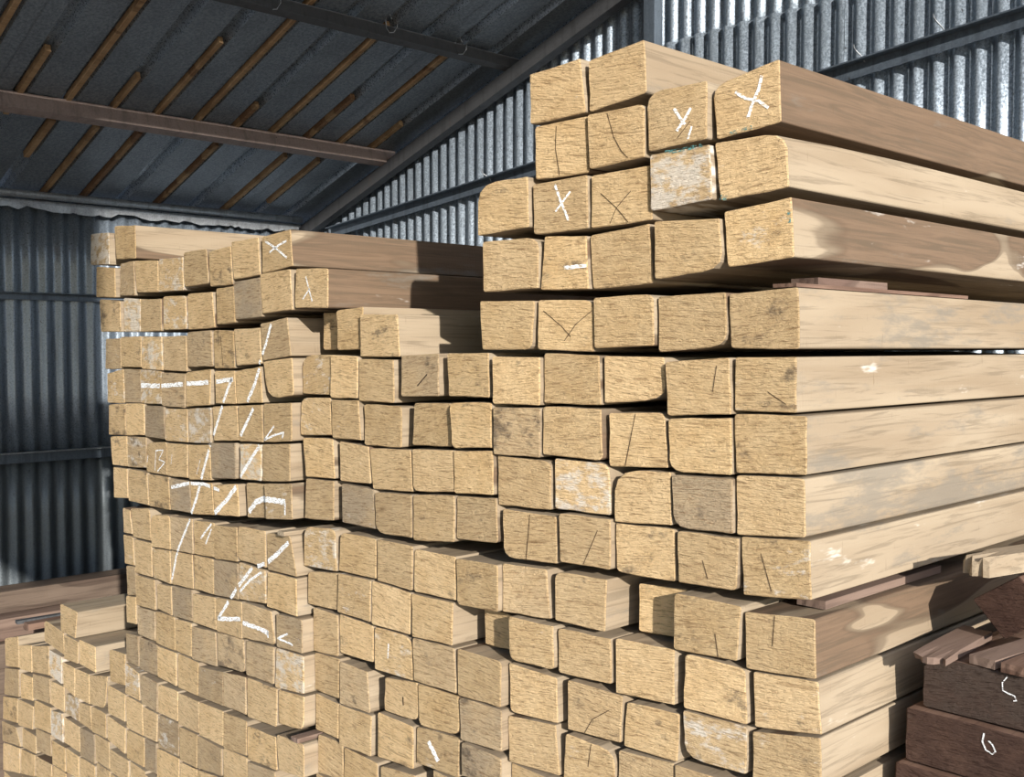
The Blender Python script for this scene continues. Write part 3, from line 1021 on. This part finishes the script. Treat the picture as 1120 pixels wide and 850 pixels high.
tidy(); tidy()
for idx, t in enumerate(ALL):
    a, b = t['plane']
    P3 = [Vector((v.x, a + b * v.x, v.y)) for v in t['q']]
    od = t['o']
    r = random.Random(1000 + idx)
    cuts = [od.get(cn, r.uniform(0.02, 0.055)) for cn in ('tl', 'tr', 'br', 'bl')]
    prot = r.uniform(-0.006, 0.006) * (1.0 if t['stack'] == 'right' else 0.6 if t['stack'] == 'mid' else 0.3)
    if 'r' in od: prot = od['r']
    L = r.uniform(1.76, 1.90)
    o = make_timber(P3, (a, b), cuts, L, od, 1000 + idx, [M_END, M_SIDE], taper='T' in od, yshift=prot)
    t['obj'], t['prot'] = o, prot
    nm, grp = STACKN[t['stack']]
    row0 = min(rr for (s, rr) in rows if s == t['stack'])
    start = 'its free corner' if t['stack'] == 'right' else 'side-wall end'
    lab = '%s timber, %s row down, %s from %s, %s' % (look(od), ORD[t['row'] - row0 + 1], ORD[t['col']], start, nm)
    tag(o, lab, 'timber', grp)

# ---- hidden lower rows that carry the stacks (below the frame)
LOWEST = {'right': 12, 'mid': 13, 'left': 15, 'low': 7}
def lower_rows(stack, name, label, lim=None):
    ts = [t for t in ALL if t['stack'] == stack and t['row'] >= LOWEST[stack]]
    xs0 = min(min(p.x for p in t['P3']) for t in ts)
    xs1 = max(max(p.x for p in t['P3']) for t in ts)
    if lim is not None: xs1 = min(xs1, lim)
    if stack == 'left': xs0 = max(max(p.x for p in t['P3']) for t in ALL if t['stack'] == 'low' and t['row'] >= 5) + 0.004
    nc = max(2, int(round((xs1 - xs0) / 0.125)))
    vs, fs = [], []
    a, b = ts[-1]['plane']
    for ci in range(nc):
        xa, xb = xs0 + (xs1 - xs0) * ci / nc, xs0 + (xs1 - xs0) * (ci + 1) / nc - 0.004
        lo = 9.0
        for t in ts:
            q = t['P3']
            if max(p.x for p in q) > xa + 0.004 and min(p.x for p in q) < xb - 0.004:
                lo = min(lo, min(p.z for p in q))
        lo -= 0.004
        if lo < FLOOR + 0.03 or lo > 3: continue
        nr_ = max(1, int(round((lo - FLOOR) / 0.112)))
        for ri in range(nr_):
            hh = (lo - FLOOR) / nr_
            z0, z1 = FLOOR + hh * ri + 0.0015, FLOOR + hh * (ri + 1) - 0.0015
            y0 = a + b * (xa + xb) / 2 + rnd.uniform(0, 0.01)
            v8, f8 = box_data(xa, xb, y0, y0 + 1.8, z0, z1)
            k8 = len(vs)
            vs += v8; fs += [tuple(k8 + q for q in f) for f in f8]
    if vs:
        c = Vector((sum(v[0] for v in vs) / len(vs), a + b * xs0, 0))
        o = mesh_obj(name, [Vector(v) - c for v in vs], fs, [M_END, M_SIDE], None, c, [0 if q % 6 == 2 else 1 for q in range(len(fs))])
        tag(o, label, 'timber', kind='stuff')
        o['tone'] = 1.0; o['grey'] = 0.2; o['stain'] = 0.2; o['wash'] = 0.1; o['saw'] = 0.0; o['heart'] = 0.2
    return xs0 - 0.006
xlim = lower_rows('right', 'timber_rows', 'lowest timber rows carrying the tall corner stack')
xlim = lower_rows('mid', 'timber_rows', 'lowest timber rows carrying the middle stack', xlim)
xlim = lower_rows('left', 'timber_rows', 'lowest timber rows carrying the chalk-lettered stack', xlim)
lower_rows('low', 'timber_rows', 'lowest timber rows carrying the low pile', xlim)

# ------------------------------------------------------------------ chalk marks, paint and cracks on the sawn ends
def inside(pt, poly):
    x_, y_ = pt; c = False
    for i in range(4):
        x1, y1 = poly[i]; x2, y2 = poly[(i+1) % 4]
        if (y1 > y_) != (y2 > y_) and x_ < (x2 - x1) * (y_ - y1) / (y2 - y1) + x1:
            c = not c
    return c

def ribbon(t, pxs, wpx, mat, name, seed):
    """flat stroke lying on a timber's sawn end"""
    r = random.Random(seed)
    a, b = t.get('plane') or PLANES[t['stack']]
    o = t['obj']
    pts = [hit(px, py, a, b) for px, py in pxs]
    mid = pts[len(pts)//2]
    z_ = (mid - EYE).dot(FW)
    hw = wpx * z_ / F_PX / 2
    L2 = [Vector((p.x, p.z)) for p in pts]
    vs, fs = [], []
    for i, q in enumerate(L2):
        d = (L2[min(i+1, len(L2)-1)] - L2[max(i-1, 0)])
        if d.length < 1e-6: d = Vector((1, 0))
        d.normalize()
        n = Vector((-d.y, d.x))
        for s in (1, -1):
            p = q + n * (hw * s * r.uniform(0.75, 1.15))
            vs.append(Vector((p.x, a + b * p.x + t['prot'] - 0.0013, p.y)))
    for i in range(len(L2)-1):
        fs.append((2*i, 2*i+1, 2*i+3, 2*i+2))
    vs = [v - o.location for v in vs]
    c = sum(vs, Vector()) / len(vs)
    return mesh_obj(name, [v - c for v in vs], fs, mat, o, c)

def stroke(pts, w, mat=None, name='chalk_mark'):
    mat = mat or M_CHALK
    smp = []
    for (x0, y0), (x1, y1) in zip(pts, pts[1:]):
        n = max(2, int(math.hypot(x1 - x0, y1 - y0) / 2.0))
        for j in range(n):
            smp.append((x0 + (x1 - x0) * j / n, y0 + (y1 - y0) * j / n))
    smp.append(pts[-1])
    cur, run = None, []
    def flush():
        if cur is not None and len(run) >= 2:
            ribbon(cur, run, w, mat, name, len(run) * 7 + int(run[0][0]))
    for s in smp:
        hit_t = next((t for t in ALL if inside(s, t['px'])), None)
        if hit_t is not cur:
            flush(); cur, run = hit_t, []
        if hit_t is not None: run.append(s)
    flush()

def cs(crop, *xy):
    ox, oy, s = CROPS[crop]
    return [(ox + xy[i] / s, oy + xy[i+1] / s) for i in range(0, len(xy), 2)]

stroke(cs('L2', 255,148, 360,150, 480,140, 600,132, 725,118), 5.0)
stroke(cs('L2', 718,112, 690,190, 660,280, 615,430, 580,560, 540,720, 512,800), 4.6)
stroke(cs('L3', 415,130, 375,230, 340,320, 315,450), 3.6)
stroke(cs('L1', 965,580, 940,680, 905,785), 4.2)
stroke(cs('L2', 862,60, 835,150, 800,230), 5.2)
stroke(cs('L2', 830,265, 800,330, 765,405), 4.6)
stroke(cs('L2', 862,455, 820,520, 765,612), 4.6)
stroke(cs('L2', 742,665, 690,735, 632,800), 6.0)
stroke(cs('L3', 520,155, 465,228), 2.6); stroke(cs('L3', 520,180, 490,258), 2.2)
stroke(cs('L2', 935,355, 885,425, 940,400, 985,388, 975,415), 2.4)
stroke(cs('L2', 408,668, 500,646, 580,652, 655,682), 4.0)
stroke(cs('L2', 785,795, 820,748, 860,728, 920,732, 992,742), 6.5); stroke(cs('L2', 990,750, 990,810), 3)
stroke(cs('L3', 915,250, 860,305, 810,348), 5.5); stroke(cs('L3', 795,358, 730,378, 660,470, 610,550, 560,635), 4.6)
stroke(cs('L3', 800,385, 720,440, 665,500), 3.0)
stroke(cs('L3', 555,637, 670,640, 690,662, 760,685, 815,712), 5.0); stroke(cs('L3', 810,700, 812,735), 2.5)
stroke(cs('L3', 912,715, 860,738, 895,752, 938,772), 2.4)
stroke(cs('L2', 290,505, 285,540), 1.2)
stroke(cs('L2', 330,478, 325,582), 1.3); stroke(cs('L2', 330,480, 368,478, 345,525, 376,540, 338,586), 1.3)
stroke(cs('L2', 415,500, 410,550), 0.9); stroke(cs('L2', 560,520, 540,600), 1.0)
stroke(cs('L1', 935,158, 985,190, 1046,242), 2.6); stroke(cs('L1', 1045,155, 995,185, 958,216), 2.6)
stroke(cs('M1', 115,338, 130,400, 147,465), 2.2); stroke(cs('M1', 135,400, 98,455), 2.0)
stroke(cs('R1', 838,312, 858,345, 880,372), 3.2); stroke(cs('R1', 902,310, 880,350, 848,398), 3.2); stroke(cs('R1', 905,380, 890,430), 2.2)
stroke(cs('Q1', 10,212, 50,235, 100,245, 137,272), 3.2); stroke(cs('Q1', 112,148, 98,205, 75,260, 58,312), 3.6)
stroke(cs('R1', 373,602, 395,665, 425,738), 2.8); stroke(cs('R1', 432,628, 375,705), 2.2)
stroke(cs('R2', 415,185, 500,178), 4.0)
stroke(cs('M4', 490,160, 487,235), 2.0); stroke(cs('M4', 690,660, 740,760), 6.0)
# teal paint
stroke(cs('R1', 800,480, 870,468, 945,452), 4.0, M_TEAL, 'paint_smear')
stroke(cs('R1', 1002,648, 1028,655), 6.0, M_TEAL, 'paint_smear')
stroke(cs('R1', 1040,405, 1085,392, 1125,380), 4.0, M_TEAL, 'paint_smear')
stroke(cs('Q1', 222,665, 222,715), 4.0, M_TEAL, 'paint_smear')
# cracks and scribed lines
for args in (('R1', 578,322, 605,420, 635,475, 660,500), ('R1', 375,378, 372,460, 390,580), ('R1', 545,635, 605,690, 650,745), ('R1', 660,625, 605,690, 580,750),
             ('R2', 330,350, 400,410, 435,450), ('R2', 515,350, 455,400, 410,465), ('R2', 1000,560, 985,660), ('R3', 280,395, 265,570), ('R3', 545,455, 490,585),
             ('R3', 680,10, 640,215), ('Q3', 110,615, 150,760), ('R4', 580,585, 515,620, 480,680), ('R4', 520,690, 505,800), ('R4', 990,290, 1003,385),
             ('Q2', 140,590, 210,638), ('M4', 560,432, 562,475), ('L1', 705,640, 718,790), ('R1', 850,425, 900,360), ('M2', 690,90, 640,150),
             ('Q4', 165,215, 155,340), ('R3', 940,570, 960,640)):
    stroke(cs(*args), 0.75 if args[0][0] != 'M' else 1.5, M_CRACK, 'crack')

# ------------------------------------------------------------------ stickers between the rows
def board(name, p0, p1, w, h, mat, label, cat='board', group=None, ragged=False, seed=1):
    """thin board whose underside centre line runs from p0 to p1; ends slightly splintered"""
    r = random.Random(seed)
    p0, p1 = Vector(p0), Vector(p1)
    ax = (p1 - p0); ln = ax.length; ax.normalize()
    side = Vector((ax.y, -ax.x, 0)).normalized()
    n = 7
    vs, fs = [], []
    amp = 0.016 if ragged else 0.001
    secs = [(0, True), (0.06 * ln if not ragged else min(0.08, 0.4*ln), False), (ln, True)]
    for si, (s, e) in enumerate(secs):
        for lev in (0, 1):
            for j in range(n):
                f = j / (n - 1) - 0.5
                d = s + (r.uniform(-amp, amp) if e else 0)
                if ragged and si == 0: d = max(d, 0) + abs(f) * 0.02
                q = ax * d + side * (f * w)
                q.z += lev * h * (1.0 if not (ragged and si == 0) else r.uniform(0.55, 1.0))
                vs.append(q)
    m = 2 * n
    for s in range(2):
        for j in range(n - 1):
            a_ = s*m + j
            fs.append((a_, a_+1, a_+1+m, a_+m))
            fs.append((a_+n, a_+n+m, a_+n+1+m, a_+n+1))
        for j in (0, n-1):
            fs.append((s*m+j, s*m+j+m, s*m+j+m+n, s*m+j+n))
    for s in (0, 2):
        for j in range(n-1):
            fs.append((s*m+j, s*m+j+1, s*m+j+1+n, s*m+j+n))
    o = fix_normals(mesh_obj(name, vs, fs, mat, None, p0))
    o['heart'] = 0.3; o['grey'] = 0.15; o['wash'] = 0.05
    return tag(o, label, cat, group)

def top_z(t): return max(v.y for v in t['q'])
def pick(stack, row, col): return next(t for t in ALL if t['stack'] == stack and t['row'] == row and t['col'] == col)


REDB = 'thin spacer strips between timber rows'
def sticker(px, py, plane_y, length, w, h, label, mat=M_RSIDE, ang=0.0, dx=0.0, seed=3):
    P = hit(px, py, plane_y)
    d = Vector((math.sin(ang), math.cos(ang), 0))
    return board('spacer_strip', P, P + d * length, w, h, mat, label, 'spacer', REDB, seed=seed)

def rest_z(stack, row, cols):
    return max(top_z(pick(stack, row, c)) for c in cols)

# on the fifth row of the tall corner stack
z5 = rest_z('right', 5, (1,)) + 0.001
board('spacer_strip', (-1.085, 1.70, z5), (-1.085, 2.42, z5), 0.05, 0.007, M_DSIDE, 'long thin brown spacer strip lying along the corner timber', 'spacer', REDB, seed=5)
board('spacer_strip', (-1.105, 1.80, z5 + 0.008), (-1.10, 2.06, z5 + 0.008), 0.06, 0.014, M_RSIDE, 'short reddish spacer board stacked on the long brown strip', 'spacer', REDB, seed=6)
z10 = rest_z('right', 10, (1,)) + 0.001
board('spacer_strip', (-1.065, 1.77, z10), (-1.065, 2.25, z10), 0.06, 0.016, M_RSIDE, 'reddish-brown spacer strip in the long gap of the corner stack', 'spacer', REDB, seed=8)
sticker(307, 586, 1.440, 0.5, 0.030, 0.011, 'pale spacer end poking out beside the chalk letter stroke', M_SIDE, seed=9)
sticker(322, 812, 1.440, 0.5, 0.030, 0.012, 'spacer strip with red end low in the chalk-lettered stack', M_RSIDE, seed=10)
P = hit(18, 697, 1.47); P.z = max(top_z(pick('low', 3, c)) for c in (1, 2, 3)) + 0.002
board('spacer_strip', P, P + Vector((0.02, 0.62, 0)), 0.03, 0.014, M_STEELG, 'dark grey strip lying on top of the low pile', 'spacer', REDB, seed=11)
P = hit(29, 700, 1.47); P.z = max(top_z(pick('low', 3, c)) for c in (1, 2, 3)) + 0.002
board('spacer_strip', P, P + Vector((-0.02, 0.45, 0)), 0.05, 0.026, M_DSIDE, 'dark brown stick lying on top of the low pile', 'spacer', REDB, seed=12)

# ------------------------------------------------------------------ dark timbers beside the corner stack
def quad(x0, x1, y, z0, z1):
    return [Vector((x0, y, z1)), Vector((x1, y, z1)), Vector((x1, y, z0)), Vector((x0, y, z0))]
DG = 'dark brown timbers beside the corner stack'
def dark(x0, x1, y, z0, z1, label, cuts=(.03, .03, .03, .03), length=1.4, o=None, seed=1):
    od = {'g': .25, 's': .1, 'w': .02, 'h': .3}
    od.update(o or {})
    t = make_timber(quad(x0, x1, y, z0, z1), (y, 0.0), list(cuts), length, od, seed, [M_DEND, M_DSIDE])
    tag(t, label, 'timber', DG)
    return {'obj': t, 'plane': (y, 0.0), 'prot': 0.0, 'stack': 'dark', 'px': None}
d2 = dark(-0.938, -0.600, 1.965, 1.021, 1.123, 'dark streaky timber with waned edge, topmost beside corner stack', (.22, .03, .03, .03), o={'g': .9}, seed=51)
d1 = dark(-0.962, -0.610, 1.945, 0.914, 1.018, 'dark brown timber with chalk loop, second of dark pile', seed=52)
d0 = dark(-0.975, -0.600, 1.930, 0.806, 0.911, 'dark brown timber, third down in the dark pile', seed=53)
vs, fs = [], []
for ri in range(10):
    v8, f8 = box_data(-0.97, -0.60, 1.935 + 0.006 * (ri % 2), 3.3, FLOOR + 0.1132 * ri + 0.001, FLOOR + 0.1132 * (ri + 1))
    k8 = len(vs); vs += v8; fs += [tuple(k8 + q for q in f) for f in f8]
o = mesh_obj('timber_rows', [Vector(v) - Vector((-0.8, 1.94, 0)) for v in vs], fs, M_DEND, None, (-0.8, 1.94, 0))
tag(o, 'lowest dark timbers carrying the dark brown pile', 'timber', kind='stuff'); o['tone'] = 1.0; o['grey'] = .2; o['stain'] = .1
ribbon(d2, cs('Q4', 1058,455, 1038,478, 1040,508, 1062,520, 1085,530, 1092,548, 1080,548), 1.6, M_CHALK, 'chalk_mark', 4)
ribbon(d1, cs('Q4', 968,672, 962,705, 975,735, 1000,752, 1012,742, 1000,715, 985,700), 1.8, M_CHALK, 'chalk_mark', 5)
# beam lying on its edge, broken board, offcuts
y = 2.10
cc = [Vector((-0.902, y, 1.215)), Vector((-0.812, y, 1.277)), Vector((-0.748, y, 1.208)), Vector((-0.838, y, 1.146))]
t = make_timber(cc, (y, 0.0), [.04] * 4, 1.2, {'g': .05, 's': .05, 'w': .0, 'h': .4}, 61, [M_DEND, M_DSIDE])
tag(t, 'reddish-brown timber tipped on its edge above the dark pile', 'timber', DG)
board('broken_board', (-0.900, 1.905, 1.1245), (-0.918, 2.17, 1.1245), 0.062, 0.016, M_RSIDE, 'splintered reddish board lying on the dark pile', 'board', None, True, 62)
board('offcut', (-0.823, 1.965, 1.1245), (-0.790, 2.20, 1.1245), 0.05, 0.017, M_RSIDE, 'short reddish offcut lying flat on topmost dark timber', 'board', None, False, 63)
board('offcut', (-0.760, 1.955, 1.1245), (-0.742, 2.25, 1.1245), 0.05, 0.018, M_DSIDE, 'second offcut lying beside the reddish offcut', 'board', None, False, 64)
board('rough_stick', (-0.868, 2.02, 1.279), (-0.74, 2.54, 1.279), 0.055, 0.040, M_SIDE, 'pale stick with a ragged broken end across dark pile', 'board', None, True, 65)

# ------------------------------------------------------------------ brown timbers behind the low pile
BG = 'brown timbers along the side wall'
def brown(x0, x1, y, z0, z1, label, seed, mats):
    t = make_timber(quad(x0, x1, y, z0, z1), (y, 0.0), [.03] * 4, 2.3, {'g': .1, 's': .1, 'w': .05, 'h': .35}, seed, mats)
    return tag(t, label, 'timber', BG)
brown(-5.36, -5.21, 0.95, 0.468, 0.572, 'dark brown timber on top along the side wall', 71, [M_DEND, M_RAW])
brown(-5.28, -5.12, 0.95, 0.362, 0.465, 'paler brown timber under the dark one, side wall', 72, [M_DEND, M_RSIDE])
vs, fs = [], []
for ri in range(6):
    for xa in (-5.36, -5.22):
        v8, f8 = box_data(xa, xa + 0.135, 0.96, 3.2, FLOOR + 0.115 * ri + 0.001, FLOOR + 0.115 * (ri + 1) - 0.001)
        k8 = len(vs); vs += v8; fs += [tuple(k8 + q for q in f) for f in f8]
o = mesh_obj('timber_rows', [Vector(v) - Vector((-5.2, 0.95, 0)) for v in vs], fs, M_RAW, None, (-5.2, 0.95, 0))
tag(o, 'lowest brown timbers stacked along the side wall', 'timber', kind='stuff'); o['heart'] = .3
